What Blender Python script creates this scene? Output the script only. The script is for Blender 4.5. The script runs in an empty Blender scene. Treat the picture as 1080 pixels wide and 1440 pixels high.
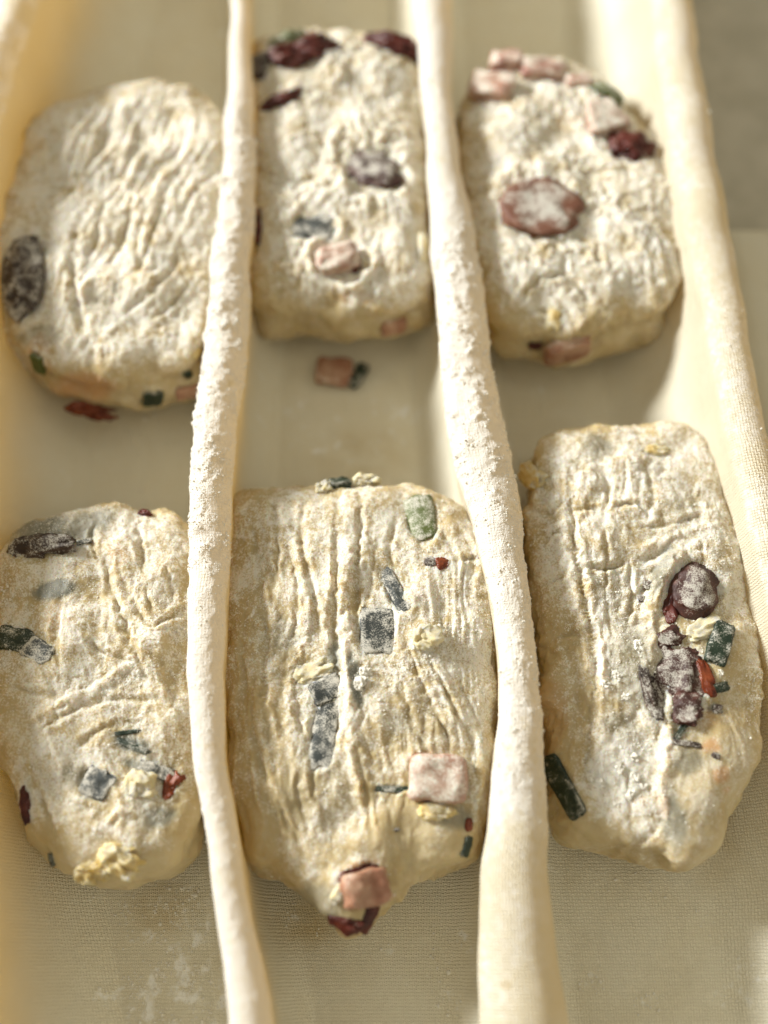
import bpy, math, random
import numpy as np
from mathutils import Vector, Matrix

# ------------------------------------------------------------------ camera, world, light
scene = bpy.context.scene
COL = scene.collection
F_PX, W_PX, H_PX = 1400.0, 1080.0, 1440.0
PITCH = math.radians(66.0)
CAM = np.array([0.007, -0.0804, 0.361])
D = np.array([0.0, math.cos(PITCH), -math.sin(PITCH)])
R = np.array([1.0, 0.0, 0.0])
U = np.array([0.0, math.sin(PITCH), math.cos(PITCH)])

cd = bpy.data.cameras.new("camera")
cam = bpy.data.objects.new("camera", cd)
COL.objects.link(cam)
cam.location = CAM
cam.rotation_euler = (math.pi / 2 - PITCH, 0, 0)
cd.sensor_fit = 'VERTICAL'
cd.sensor_height = 36.0
cd.lens = 36.0 * F_PX / H_PX
cd.clip_start = 0.01
cd.clip_end = 50
cd.dof.use_dof = True
cd.dof.focus_distance = 0.335
cd.dof.aperture_fstop = 2.75
scene.camera = cam

world = bpy.data.worlds.new("World")
scene.world = world
world.use_nodes = True
bg = world.node_tree.nodes["Background"]
bg.inputs[0].default_value = (1.0, 0.925, 0.72, 1)
bg.inputs[1].default_value = 0.50

def lamp(name, loc, target, power, size, color):
    l = bpy.data.lights.new(name, 'AREA')
    l.shape = 'DISK'
    l.size = size
    l.energy = power
    l.color = color
    o = bpy.data.objects.new(name, l)
    COL.objects.link(o)
    o.location = loc
    o.rotation_euler = (Vector(target) - Vector(loc)).to_track_quat('-Z', 'Y').to_euler()
    return o

SUN_EL, SUN_AZ = math.radians(24.5), math.radians(154)     # low light from the left, a little from behind
Ld = Vector((math.cos(SUN_EL) * math.cos(SUN_AZ), math.cos(SUN_EL) * math.sin(SUN_AZ), math.sin(SUN_EL)))
lamp("window_light", Vector((0, 0.1, 0)) + Ld * 3.0, (0, 0.1, 0.03), 196.0, 0.70, (0.985, 0.995, 0.965))

vs = scene.view_settings
vs.view_transform = 'Standard'
vs.look = 'None'
vs.exposure = 0.10
vs.gamma = 1.0
scene.cycles.use_denoising = True
scene.cycles.max_bounces = 10
scene.cycles.diffuse_bounces = 6
scene.cycles.transmission_bounces = 8

# ------------------------------------------------------------------ numeric helpers
def P(px, py, z):
    """world point on the horizontal plane z seen at a pixel of the photograph"""
    px = np.asarray(px, float); py = np.asarray(py, float); z = np.asarray(z, float) + 0 * px
    ray = D + ((px - 540) / F_PX)[..., None] * R - ((py - 720) / F_PX)[..., None] * U
    s = (z - CAM[2]) / ray[..., 2]
    return CAM + s[..., None] * ray

def proj(p):
    q = p - CAM
    dep = q @ D
    return 540 + F_PX * (q @ R) / dep, 720 - F_PX * (q @ U) / dep, dep

_rng = np.random.RandomState(7)
_perm = _rng.permutation(256)
_perm = np.concatenate([_perm, _perm, _perm])
_grad = _rng.normal(size=(256, 3))
_grad /= np.linalg.norm(_grad, axis=1)[:, None]

def perlin(x, y, z):
    xi = np.floor(x).astype(int); yi = np.floor(y).astype(int); zi = np.floor(z).astype(int)
    xf, yf, zf = x - xi, y - yi, z - zi
    xi &= 255; yi &= 255; zi &= 255
    f = lambda t: t * t * t * (t * (t * 6 - 15) + 10)
    u, v, w = f(xf), f(yf), f(zf)
    out = 0
    for dx in (0, 1):
        for dy in (0, 1):
            for dz in (0, 1):
                g = _grad[_perm[_perm[_perm[(xi + dx) & 255] + ((yi + dy) & 255)] + ((zi + dz) & 255)]]
                dot = g[..., 0] * (xf - dx) + g[..., 1] * (yf - dy) + g[..., 2] * (zf - dz)
                out = out + dot * (u if dx else 1 - u) * (v if dy else 1 - v) * (w if dz else 1 - w)
    return out * 1.5

def fbm(x, y, z, o=3, g=0.5):
    a, s = 1.0, 0
    for i in range(o):
        s = s + a * perlin(x + 17.3 * i, y - 9.1 * i, z + 5.7 * i)
        x, y, z, a = x * 2.03, y * 2.03, z * 2.03, a * g
    return s

def sstep(a, b, x):
    t = np.clip((x - a) / (b - a), 0, 1)
    return t * t * (3 - 2 * t)

def catmull(pts, n, closed=False):
    pts = np.asarray(pts, float)
    m = len(pts)
    if closed:
        idx = lambda i: pts[i % m]
        segs = m
    else:
        ext = np.vstack([2 * pts[0] - pts[1], pts, 2 * pts[-1] - pts[-2]])
        idx = lambda i: ext[i + 1]
        segs = m - 1
    out = []
    per = max(2, int(n / segs))
    for i in range(segs):
        p0, p1, p2, p3 = idx(i - 1), idx(i), idx(i + 1), idx(i + 2)
        for k in range(per):
            t = k / per
            out.append(0.5 * (2 * p1 + (p2 - p0) * t + (2 * p0 - 5 * p1 + 4 * p2 - p3) * t * t + (3 * p1 - p0 - 3 * p2 + p3) * t ** 3))
    if not closed:
        out.append(pts[-1])
    return np.array(out)

def mesh_from(name, verts, faces, smooth=True):
    """verts (n,3), faces: (m,4) or (m,3) int array, or list of such arrays"""
    me = bpy.data.meshes.new(name)
    if not isinstance(faces, list):
        faces = [faces]
    nl = sum(f.size for f in faces)
    nf = sum(len(f) for f in faces)
    me.vertices.add(len(verts)); me.loops.add(nl); me.polygons.add(nf)
    me.vertices.foreach_set("co", np.asarray(verts, np.float32).ravel())
    me.loops.foreach_set("vertex_index", np.concatenate([f.ravel() for f in faces]).astype(np.int32))
    tot = np.concatenate([np.full(len(f), f.shape[1]) for f in faces]).astype(np.int32)
    st = np.concatenate([[0], np.cumsum(tot)[:-1]]).astype(np.int32)
    me.polygons.foreach_set("loop_start", st)
    me.polygons.foreach_set("loop_total", tot)
    me.polygons.foreach_set("use_smooth", np.full(nf, smooth))
    me.update(calc_edges=True)
    me.validate()
    return me

def add_attr(me, name, data):
    a = me.attributes.new(name, 'FLOAT_COLOR', 'POINT')
    a.data.foreach_set("color", np.asarray(data, np.float32).ravel())

def obj(name, me, mat=None, parent=None):
    o = bpy.data.objects.new(name, me)
    COL.objects.link(o)
    if mat and not me.materials:
        me.materials.append(mat)
    if parent:
        o.parent = parent
    return o

def tag(o, label=None, cat=None, group=None, kind=None):
    if label: o["label"] = label
    if cat: o["category"] = cat
    if group: o["group"] = group
    if kind: o["kind"] = kind
    return o

def grid_faces(nr, nc):
    i = np.arange(nr - 1)[:, None] * nc + np.arange(nc - 1)[None, :]
    return np.stack([i, i + 1, i + nc + 1, i + nc], -1).reshape(-1, 4)

def grid_normals(p):
    a = np.gradient(p, axis=1); b = np.gradient(p, axis=0)
    n = np.cross(a, b)
    return n / (np.linalg.norm(n, axis=2, keepdims=True) + 1e-12)

# ------------------------------------------------------------------ material helpers
class NT:
    def __init__(self, name):
        self.m = bpy.data.materials.new(name)
        self.m.use_nodes = True
        self.t = self.m.node_tree
        self.t.nodes.clear()
        self.out = self.t.nodes.new('ShaderNodeOutputMaterial')
    def n(self, typ, **kw):
        nd = self.t.nodes.new(typ)
        for k, v in kw.items():
            setattr(nd, k, v)
        return nd
    def link(self, a, b):
        self.t.links.new(a, b)
    def val(self, sock, v):
        if isinstance(v, bpy.types.NodeSocket):
            self.link(v, sock)
        else:
            sock.default_value = v
    def math(self, op, a, b=0.0, c=0.0, clamp=False):
        nd = self.n('ShaderNodeMath', operation=op)
        nd.use_clamp = clamp
        self.val(nd.inputs[0], a); self.val(nd.inputs[1], b); self.val(nd.inputs[2], c)
        return nd.outputs[0]
    def mix(self, f, a, b):
        nd = self.n('ShaderNodeMix', data_type='RGBA')
        self.val(nd.inputs[0], f)
        for s, v in ((nd.inputs[6], a), (nd.inputs[7], b)):
            if isinstance(v, tuple) and len(v) == 3: v = v + (1,)
            self.val(s, v)
        return nd.outputs[2]
    def noise(self, co, scale, detail=3.0, rough=0.55):
        nd = self.n('ShaderNodeTexNoise')
        self.link(co, nd.inputs['Vector'])
        nd.inputs['Scale'].default_value = scale
        nd.inputs['Detail'].default_value = detail
        nd.inputs['Roughness'].default_value = rough
        return nd.outputs['Fac']
    def ramp(self, x, a, b):
        nd = self.n('ShaderNodeMapRange', interpolation_type='SMOOTHSTEP')
        self.val(nd.inputs[0], x); nd.inputs[1].default_value = a; nd.inputs[2].default_value = b
        return nd.outputs[0]
    def bump(self, h, dist, strength=1.0, normal=None):
        nd = self.n('ShaderNodeBump')
        self.val(nd.inputs['Strength'], strength)
        nd.inputs['Distance'].default_value = dist
        self.link(h, nd.inputs['Height'])
        if normal: self.link(normal, nd.inputs['Normal'])
        return nd.outputs[0]
    def attr(self, name):
        nd = self.n('ShaderNodeAttribute', attribute_name=name)
        sp = self.n('ShaderNodeSeparateColor')
        self.link(nd.outputs['Color'], sp.inputs[0])
        return sp.outputs[0], sp.outputs[1], sp.outputs[2], nd.outputs['Alpha']
    def pos(self, kind='Object'):
        return self.n('ShaderNodeTexCoord').outputs[kind]

FLOUR = (0.775, 0.735, 0.65)

def dough_material():
    k = NT("floured_dough")
    co = k.pos()
    flour, wet, veg, red = k.attr("mask")
    n1 = k.noise(co, 90, 4, 0.6)          # ~1 cm patches
    n2 = k.noise(co, 420, 4, 0.65)        # ~2 mm patches
    n3 = k.noise(co, 1500, 3, 0.7)        # grains
    f = k.math('ADD', flour, k.math('MULTIPLY', k.math('SUBTRACT', n1, 0.5), 1.7))
    f = k.math('ADD', f, k.math('MULTIPLY', k.math('SUBTRACT', n2, 0.5), 1.6))
    f = k.math('ADD', f, k.math('MULTIPLY', k.math('SUBTRACT', n3, 0.5), 2.4))
    f = k.ramp(f, 0.26, 0.92)
    base = k.mix(k.ramp(n1, 0.35, 0.65), (0.46, 0.355, 0.185), (0.53, 0.435, 0.27))
    base = k.mix(k.math('SUBTRACT', 1.0, k.ramp(flour, -0.4, 0.25)), base, (0.57, 0.475, 0.285))  # bare dough tone, with the yellow glow of the sides painted in
    base = k.mix(k.math('MULTIPLY', veg, 0.95, clamp=True), base, (0.165, 0.175, 0.155))
    base = k.mix(k.math('MULTIPLY', red, 0.85, clamp=True), base, (0.52, 0.20, 0.06))
    fl = k.math('MULTIPLY', f, k.math('SUBTRACT', 1.0, k.math('MULTIPLY', veg, 0.9)), clamp=True)
    fl = k.math('MULTIPLY', fl, k.math('SUBTRACT', 1.0, k.math('MULTIPLY', wet, 0.85)), clamp=True)
    col = k.mix(fl, base, FLOUR)
    b = k.n('ShaderNodeBsdfPrincipled')
    k.link(col, b.inputs['Base Color'])
    rg = k.math('ADD', k.math('MULTIPLY', fl, 0.5), 0.42, clamp=True)
    rg = k.math('SUBTRACT', rg, k.math('MULTIPLY', wet, 0.16))
    k.link(rg, b.inputs['Roughness'])
    b.inputs['Specular IOR Level'].default_value = 0.28
    b.inputs['Subsurface Weight'].default_value = 0.52
    b.inputs['Subsurface Radius'].default_value = (1.0, 0.62, 0.25)
    b.inputs['Subsurface Scale'].default_value = 0.0042
    h = k.math('ADD', k.math('MULTIPLY', n2, 0.8), k.math('MULTIPLY', n3, 0.45))
    st = k.math('ADD', 0.25, k.math('MULTIPLY', fl, 0.75))
    k.link(k.bump(h, 0.0013, st), b.inputs['Normal'])
    k.link(b.outputs[0], k.out.inputs[0])
    return k.m

def cloth_material():
    k = NT("linen_canvas")
    uv = k.n('ShaderNodeUVMap', uv_map="UVMap").outputs[0]
    co = k.pos()
    flour, stain, a3, a4 = k.attr("mask")
    wob = k.noise(co, 260, 2)
    sx = k.n('ShaderNodeSeparateXYZ'); k.link(uv, sx.inputs[0])
    wob2 = k.noise(co, 310, 2)
    kk = math.pi / 0.00105
    def stretched(sxv, syv):
        mp = k.n('ShaderNodeMapping')
        mp.inputs['Scale'].default_value = (sxv, syv, 1)
        k.link(uv, mp.inputs[0])
        return k.noise(mp.outputs[0], 1.0, 2)
    slub_u = stretched(950, 60); slub_v = stretched(60, 950)
    u = k.math('ADD', k.math('MULTIPLY', sx.outputs[0], kk), k.math('MULTIPLY', k.math('SUBTRACT', wob, 0.5), 2.6))
    v = k.math('ADD', k.math('MULTIPLY', sx.outputs[1], kk), k.math('MULTIPLY', k.math('SUBTRACT', wob2, 0.5), 2.6))
    su, sv = k.math('SINE', u), k.math('SINE', v)
    par = k.ramp(k.math('MULTIPLY', su, sv), -0.35, 0.35)
    warp = k.math('MULTIPLY', k.math('MULTIPLY', k.math('ABSOLUTE', su), par), k.math('ADD', 0.55, k.math('MULTIPLY', slub_u, 0.9)))
    weft = k.math('MULTIPLY', k.math('MULTIPLY', k.math('ABSOLUTE', sv), k.math('SUBTRACT', 1.0, par)), k.math('ADD', 0.55, k.math('MULTIPLY', slub_v, 0.9)))
    hw = k.math('MAXIMUM', warp, weft)
    thread = k.noise(co, 700, 3)
    n2 = k.noise(co, 500, 4, 0.65)
    n3 = k.noise(co, 1700, 3, 0.6)
    nb = k.noise(co, 45, 4, 0.6)
    fl = k.math('ADD', flour, k.math('MULTIPLY', k.math('SUBTRACT', n2, 0.5), 1.3))
    fl = k.math('ADD', fl, k.math('MULTIPLY', k.math('SUBTRACT', nb, 0.5), 0.9))
    fl = k.ramp(fl, 0.25, 0.85)
    base = k.mix(k.ramp(nb, 0.3, 0.7), (0.845, 0.785, 0.62), (0.87, 0.825, 0.68))
    gap = k.math('MULTIPLY', k.math('SUBTRACT', 1.0, k.ramp(hw, 0.15, 0.6)), 0.20)
    base = k.mix(gap, base, (0.62, 0.55, 0.39))
    base = k.mix(k.math('MULTIPLY', stain, 0.75, clamp=True), base, (0.56, 0.41, 0.17))
    col = k.mix(fl, base, (0.90, 0.89, 0.845))
    h = k.math('ADD', k.math('MULTIPLY', hw, k.math('SUBTRACT', 1.0, k.math('MULTIPLY', fl, 0.75))), k.math('MULTIPLY', thread, 0.5))
    nrm = k.bump(h, 0.00036, 1.0)
    h2 = k.math('ADD', n2, k.math('MULTIPLY', n3, 0.7))
    nrm = k.bump(h2, 0.0009, k.math('MULTIPLY', fl, 0.7), nrm)
    d = k.n('ShaderNodeBsdfDiffuse')
    k.link(col, d.inputs[0]); k.link(nrm, d.inputs['Normal'])
    t = k.n('ShaderNodeBsdfTranslucent')
    t.inputs[0].default_value = (0.95, 0.69, 0.17, 1)
    k.link(nrm, t.inputs['Normal'])
    mx = k.n('ShaderNodeMixShader')
    k.link(k.math('MULTIPLY', k.math('SUBTRACT', 1.0, a3), 0.35), mx.inputs[0])   # floors brightened in the material: translucency dropped where the cloth lies flat
    k.link(d.outputs[0], mx.inputs[1]); k.link(t.outputs[0], mx.inputs[2])
    k.link(mx.outputs[0], k.out.inputs[0])
    return k.m

def food_material(name, c1, c2, dust, rough=0.45, sss=0.0, scale=500, bumpd=0.0006, rad=(1, .4, .25), rimk=0.2):
    k = NT(name)
    co = k.n('ShaderNodeNewGeometry').outputs['Position']
    n1 = k.noise(co, scale * 0.45, 4, 0.6)
    n2 = k.noise(co, scale * 4.0, 4, 0.75)
    col = k.mix(k.ramp(n1, 0.35, 0.65), c1, c2)
    g = k.n('ShaderNodeNewGeometry')
    sp = k.n('ShaderNodeSeparateXYZ'); k.link(g.outputs['Normal'], sp.inputs[0])
    f = k.math('ADD', k.math('MULTIPLY', k.math('SUBTRACT', n1, 0.5), 2.3), k.math('MULTIPLY', k.math('SUBTRACT', n2, 0.5), 2.5))
    f = k.math('ADD', f, k.math('MULTIPLY', k.math('SUBTRACT', sp.outputs[2], 0.7), 0.7))
    rim = k.attr("rim")[0]
    f = k.math('ADD', f, k.math('MULTIPLY', rim, rimk))
    f = k.ramp(k.math('ADD', f, dust), 0.25, 1.0)
    col = k.mix(f, col, FLOUR)
    b = k.n('ShaderNodeBsdfPrincipled')
    k.link(col, b.inputs['Base Color'])
    k.link(k.math('ADD', k.math('MULTIPLY', f, 0.5), rough, clamp=True), b.inputs['Roughness'])
    b.inputs['Specular IOR Level'].default_value = 0.35
    if sss:
        b.inputs['Subsurface Weight'].default_value = sss
        b.inputs['Subsurface Radius'].default_value = rad
        b.inputs['Subsurface Scale'].default_value = 0.003
    k.link(k.bump(n2, bumpd, k.math('ADD', 0.35, f)), b.inputs['Normal'])
    k.link(b.outputs[0], k.out.inputs[0])
    return k.m

def plain_material(name, c1, c2, rough=0.8, scale=30, bumpd=0.0004, sss=0):
    k = NT(name)
    co = k.pos()
    n1 = k.noise(co, scale, 5, 0.6)
    b = k.n('ShaderNodeBsdfPrincipled')
    k.link(k.mix(k.ramp(n1, 0.3, 0.7), c1, c2), b.inputs['Base Color'])
    b.inputs['Roughness'].default_value = rough
    b.inputs['Specular IOR Level'].default_value = 0.2
    if sss:
        b.inputs['Subsurface Weight'].default_value = sss
        b.inputs['Subsurface Radius'].default_value = (1, 0.9, 0.7)
        b.inputs['Subsurface Scale'].default_value = 0.001
    k.link(k.bump(n1, bumpd), b.inputs['Normal'])
    k.link(b.outputs[0], k.out.inputs[0])
    return k.m

def powder_material(name, c1, c2, *a):
    k = NT(name)
    d = k.n('ShaderNodeBsdfDiffuse')
    d.inputs['Roughness'].default_value = 0.6
    k.link(k.mix(k.noise(k.pos(), 300, 3), c1, c2), d.inputs[0])
    k.link(d.outputs[0], k.out.inputs[0])
    return k.m

M = {
    'dough': dough_material(),
    'cloth': cloth_material(),
    'flour': powder_material("flour_powder", (0.80, 0.765, 0.68), (0.84, 0.81, 0.74), 1.0, 900, 0.0002, 0.6),
    'table': plain_material("stone_table", (0.43, 0.40, 0.32), (0.52, 0.485, 0.40), 0.6, 60),
    'ham': food_material("ham", (0.36, 0.20, 0.145), (0.58, 0.46, 0.365), 0.26, 0.36, 0.3, 300),
    'ham_bare': food_material("ham_bare", (0.31, 0.145, 0.09), (0.45, 0.28, 0.19), -0.22, 0.30, 0.3, 300),
    'bacon': food_material("bacon", (0.26, 0.08, 0.06), (0.56, 0.42, 0.33), 0.08, 0.34, 0.2, 260),
    'scallion': food_material("scallion_leaf_dark", (0.011, 0.022, 0.012), (0.024, 0.038, 0.020), 0.04, 0.4),
    'scallion_dusty': food_material("scallion_leaf_floured", (0.028, 0.033, 0.031), (0.05, 0.055, 0.05), 0.18, 0.6, rimk=0.36),
    'scallion_green': food_material("scallion_leaf_green", (0.075, 0.095, 0.018), (0.115, 0.14, 0.04), 0.24, 0.45),
    'tomato': food_material("dried_tomato", (0.045, 0.007, 0.006), (0.11, 0.018, 0.010), -0.28, 0.28, 0.0, 500, 0.0008),
    'tomato_dusty': food_material("dried_tomato_floured", (0.05, 0.02, 0.017), (0.10, 0.036, 0.026), 0.42, 0.35, 0.0, 500, 0.0009, rimk=-0.45),
    'sausage': food_material("sausage_floured", (0.15, 0.058, 0.034), (0.22, 0.10, 0.058), 0.55, 0.45, 0.0, 450, 0.0009, rimk=-0.5),
    'dark_fruit': food_material("dark_fruit_floured", (0.028, 0.016, 0.012), (0.075, 0.042, 0.028), 0.20, 0.5, 0, 450, 0.0009),
    'cheese': food_material("cheese", (0.58, 0.42, 0.16), (0.66, 0.54, 0.29), 0.10, 0.5, 0.4, 500, 0.0007, (1, .8, .3)),
    'cheese_pale': food_material("cheese_pale", (0.66, 0.56, 0.33), (0.70, 0.62, 0.43), 0.25, 0.6, 0.4, 700, 0.0009, (1, .8, .4)),
    'amber': food_material("dried_tomato_skin", (0.11, 0.018, 0.006), (0.20, 0.045, 0.014), -0.55, 0.2, 0.2),
}

# ------------------------------------------------------------------ the setting: table top
v = np.array([[-1.2, -0.9, -0.004], [1.2, -0.9, -0.004], [1.2, 1.5, -0.004], [-1.2, 1.5, -0.004],
              [-1.2, -0.9, -0.04], [1.2, -0.9, -0.04], [1.2, 1.5, -0.04], [-1.2, 1.5, -0.04]])
fc = np.array([[0, 1, 2, 3], [7, 6, 5, 4], [0, 4, 5, 1], [1, 5, 6, 2], [2, 6, 7, 3], [3, 7, 4, 0]])
tag(obj("table", mesh_from("table", v, fc, False), M['table']), "plain taupe stone table top under the linen cloth", "table", kind="structure")

# ------------------------------------------------------------------ linen cloth pleated into three troughs
# each fold: rows of (pixel row, left edge px, right edge px, crest height m)
FOLDS = [
    # left fold, mostly outside the frame
    dict(rows=[(-150, 60, 112, .064), (0, 2, 60, .064), (60, -20, 40, .064), (170, -66, 4, .064), (350, -110, -22, .063), (600, -120, -34, .062),
               (900, -135, -58, .060), (1200, -112, -36, .057), (1440, -84, -12, .054), (1600, -80, -8, .053)], fl=.030, fr=.026, er=1.8, pr=.05, nw=22, nc=20),
    dict(rows=[(-150, 330, 352, .050), (0, 325, 350, .052), (100, 322, 354, .0515), (200, 317, 358, .052), (350, 305, 357, .052), (500, 286, 346, .052), (650, 272, 331, .052),
               (800, 266, 322, .0515), (950, 265, 316, .052), (1100, 279, 324, .0505), (1250, 300, 347, .049), (1440, 322, 384, .046), (1600, 330, 400, .043)],
         fl=.010, fr=.010, nw=24, nc=34),
    dict(rows=[(-150, 570, 634, .050), (0, 579, 635, .052), (100, 588, 634, .0515), (200, 596, 639, .052), (350, 607, 671, .052), (500, 622, 693, .052), (650, 641, 723, .052),
               (800, 680, 739, .0515), (950, 703, 756, .052), (1100, 695, 771, .0505), (1250, 680, 778, .048), (1440, 674, 801, .045), (1600, 670, 815, .042)],
         fl=.010, fr=.010, nw=24, nc=40),
    # right fold: broad slope towards the dough, sharp drop outside
    dict(rows=[(-150, 895, 950, .058), (0, 912, 970, .058), (150, 930, 993, .057), (300, 955, 1020, .056), (450, 985, 1044, .055), (600, 1015, 1074, .055),
               (800, 1062, 1118, .053), (950, 1095, 1150, .051), (1100, 1145, 1207, .049), (1250, 1180, 1245, .046), (1440, 1205, 1280, .043), (1600, 1215, 1290, .042)],
         fl=.027, fr=.010, el=1.75, pl=.0, nw=26, nc=24),
]
Y0, Y1, NR = -0.14, 0.46, 860
ys = np.linspace(Y0, Y1, NR)
for fo in FOLDS:
    r = np.array(fo['rows'], float)
    a = P(r[:, 1], r[:, 0], r[:, 3] - 0.008); b = P(r[:, 2], r[:, 0], r[:, 3] - 0.008)
    yy = (a[:, 1] + b[:, 1]) / 2
    pts = np.stack([yy, (a[:, 0] + b[:, 0]) / 2, (b[:, 0] - a[:, 0]) / 2, r[:, 3]], 1)
    cm = catmull(pts, 400)
    o = np.argsort(cm[:, 0])
    fo['c'] = np.interp(ys, cm[o, 0], cm[o, 1]); fo['w'] = np.interp(ys, cm[o, 0], cm[o, 2]); fo['h'] = np.interp(ys, cm[o, 0], cm[o, 3])

cols_x, cols_z, cols_crest, fold_id = [], [], [], []
prev_x = None
NV = 56
def add_valley(xa, xb, nv):
    for i in range(1, nv):
        t = i / nv
        cols_x.append(xa + (xb - xa) * t); cols_z.append(0 * xa); cols_crest.append(0.0); fold_id.append(-1)
for fi, fo in enumerate(FOLDS):
    c, w, h = fo['c'], fo['w'], fo['h']
    left, right = [], []
    for i in range(fo['nw'] + 1):
        t = i / fo['nw']
        pl, pr = 1 - fo.get('pl', .3) * math.sin(math.pi * t), 1 - fo.get('pr', .3) * math.sin(math.pi * t)
        left.append((c - w * pl - fo['fl'] * (1 - t) ** fo.get('el', 2.6), (h - w) * t ** 1.35, t))
        right.append((c + w * pr + fo['fr'] * (1 - t) ** fo.get('er', 2.6), (h - w) * t ** 1.35, t))
    cap = []
    for i in range(1, fo['nc']):
        a = math.pi * (1 - i / fo['nc'])
        cap.append((c + w * math.cos(a), h - w + w * math.sin(a), 1.0 + math.sin(a)))
    if prev_x is None:
        add_valley(left[0][0] - 0.25, left[0][0], 12)
    else:
        add_valley(prev_x, left[0][0], NV)
    for (x, z, cr) in left + cap + right[::-1]:
        cols_x.append(x); cols_z.append(z); cols_crest.append(cr); fold_id.append(fi)
    prev_x = right[0][0]
add_valley(prev_x, prev_x + 0.004, 3)
X = np.stack(cols_x, 1); Z = np.stack(cols_z, 1)
NCOL = X.shape[1]
Yg = np.repeat(ys[:, None], NCOL, 1)
crest = np.array(cols_crest)[None, :] + 0 * X
fid = np.array(fold_id)[None, :] + 0 * X
# slow drape of the folds and small sag of the floor
hgt = sstep(0.0, 0.04, Z)
X = X + hgt * (0.0016 * perlin(Yg * 22, fid * 7.7, 0 * X) + 0.0010 * perlin(Yg * 48, fid * 2.9, Z * 14) + 0.0006 * perlin(Yg * 70, fid * 3.3, Z * 30))
Z = Z + 0.0010 * fbm(X * 30, Yg * 30, 0 * X + 2.2, 3) * (1 - hgt) + 0.0012 * hgt * perlin(Yg * 40, fid * 5.1, 0 * X + 3)
pg = np.stack([X, Yg, Z], -1)
du = np.linalg.norm(np.diff(pg, axis=1), axis=2)
Uc = np.concatenate([np.zeros((NR, 1)), np.cumsum(du, 1)], 1)
fcol = np.array(fold_id)
knots, offs = [], []
for fi in range(len(FOLDS)):
    cc = np.where(fcol == fi)[0]
    mid = (cc[0] + cc[-1]) // 2
    off = Uc[:, mid].mean() - Uc[:, mid]
    knots += [cc[0], cc[-1]]; offs += [off, off]
knots = np.array(knots, float); offs = np.stack(offs, 1)
ca = np.arange(NCOL)
kk_ = np.clip(np.searchsorted(knots, ca) - 1, 0, len(knots) - 2)
tt_ = np.clip((ca - knots[kk_]) / np.maximum(knots[kk_ + 1] - knots[kk_], 1), 0, 1)
Uc = Uc + offs[:, kk_] * (1 - tt_) + offs[:, kk_ + 1] * tt_
nrm = grid_normals(pg)
ppx, ppy, _ = proj(pg.reshape(-1, 3)); ppx = ppx.reshape(X.shape); ppy = ppy.reshape(X.shape)
# flour cake on the crests
along = np.zeros_like(X)
along += (fid == 1) * (sstep(60, 220, ppy) * (1 - 0.75 * sstep(740, 900, ppy)))
along += (fid == 2) * (0.25 + 0.75 * sstep(250, 380, ppy) * (1 - sstep(640, 760, ppy)) + 0.35 * sstep(640, 760, ppy) * (1 - sstep(1050, 1200, ppy)) - 0.25 * sstep(1100, 1250, ppy))
along += (fid == 0) * 0.5 + (fid == 3) * 0.14
up = sstep(0.85, 1.5, crest)
q = pg * 100
cake = np.clip(0.55 + 0.9 * fbm(q[..., 0] * 1.6, q[..., 1] * 1.6, q[..., 2] * 1.6, 3), 0, 1.4)
fl = along * up * cake
lump = np.clip(fbm(q[..., 0] * 3.8 + 9, q[..., 1] * 3.8, q[..., 2] * 3.8, 4, 0.68) + 0.25, 0, 2)
pg = pg + nrm * (fl * (0.0004 + 0.0012 * lump))[..., None]
# flour and oil on the trough floors
floor = (1 - hgt)
def blob(px, py, rx, ry, soft=1.0):
    dd = np.sqrt(((ppx - px) / rx) ** 2 + ((ppy - py) / ry) ** 2)
    return 1 - sstep(1 - 0.6 * soft, 1 + 0.6 * soft, dd)
patch = 0.6 * np.clip(fbm(q[..., 0] * 0.6, q[..., 1] * 0.6, 0 * X + 4, 4), 0, 1)
patch = patch + 0.8 * (blob(255, 1370, 90, 120) + 0.5 * blob(470, 600, 130, 60) + 0.5 * blob(640, 1380, 60, 60) + .5 * blob(900, 1240, 50, 25)) * (0.6 + fbm(q[..., 0] * 1.3, q[..., 1] * 1.3, 0 * X, 4))
fpatch = patch * (0.55 + 1.1 * fbm(q[..., 0] * 2.1, q[..., 1] * 2.1, 0 * X + 7, 3))
flour_m = np.clip(fl * 1.1 + (0.36 + 0.34 * (fid == 1) + 0.3 * (fid == 2) * (1 - sstep(1050, 1200, ppy))) * hgt * up + floor * fpatch, 0, 1.2)
stain = (blob(292, 1060, 30, 55) * 0.55 * (fid == 1) + floor * (0.55 * blob(430, 1290, 70, 45) + .5 * blob(230, 1275, 45, 35) + 0.35 * blob(510, 640, 60, 35) + .4 * blob(1010, 1180, 40, 60)))
stain = stain * 1.25 * (0.7 + 0.6 * fbm(q[..., 0] * .9, q[..., 1] * .9, q[..., 2] * .9 + 9, 3)) + 0.8 * (blob(712, 1386, 7, 6) * (fid == 2))
me = mesh_from("proofing_cloth", pg.reshape(-1, 3), grid_faces(NR, NCOL))
add_attr(me, "mask", np.stack([flour_m, np.clip(stain, 0, 1), floor, 0 * X + 1], -1).reshape(-1, 4))
uvl = me.uv_layers.new(name="UVMap")
li = np.empty(len(me.loops), np.int32); me.loops.foreach_get("vertex_index", li)
uvv = np.stack([Uc, Yg], -1).reshape(-1, 2)[li]
uvl.data.foreach_set("uv", uvv.astype(np.float32).ravel())
cloth = obj("proofing_cloth", me, M['cloth'])
tag(cloth, "cream linen proofing cloth pleated into tall floured folds between the dough pieces", "cloth")

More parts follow.
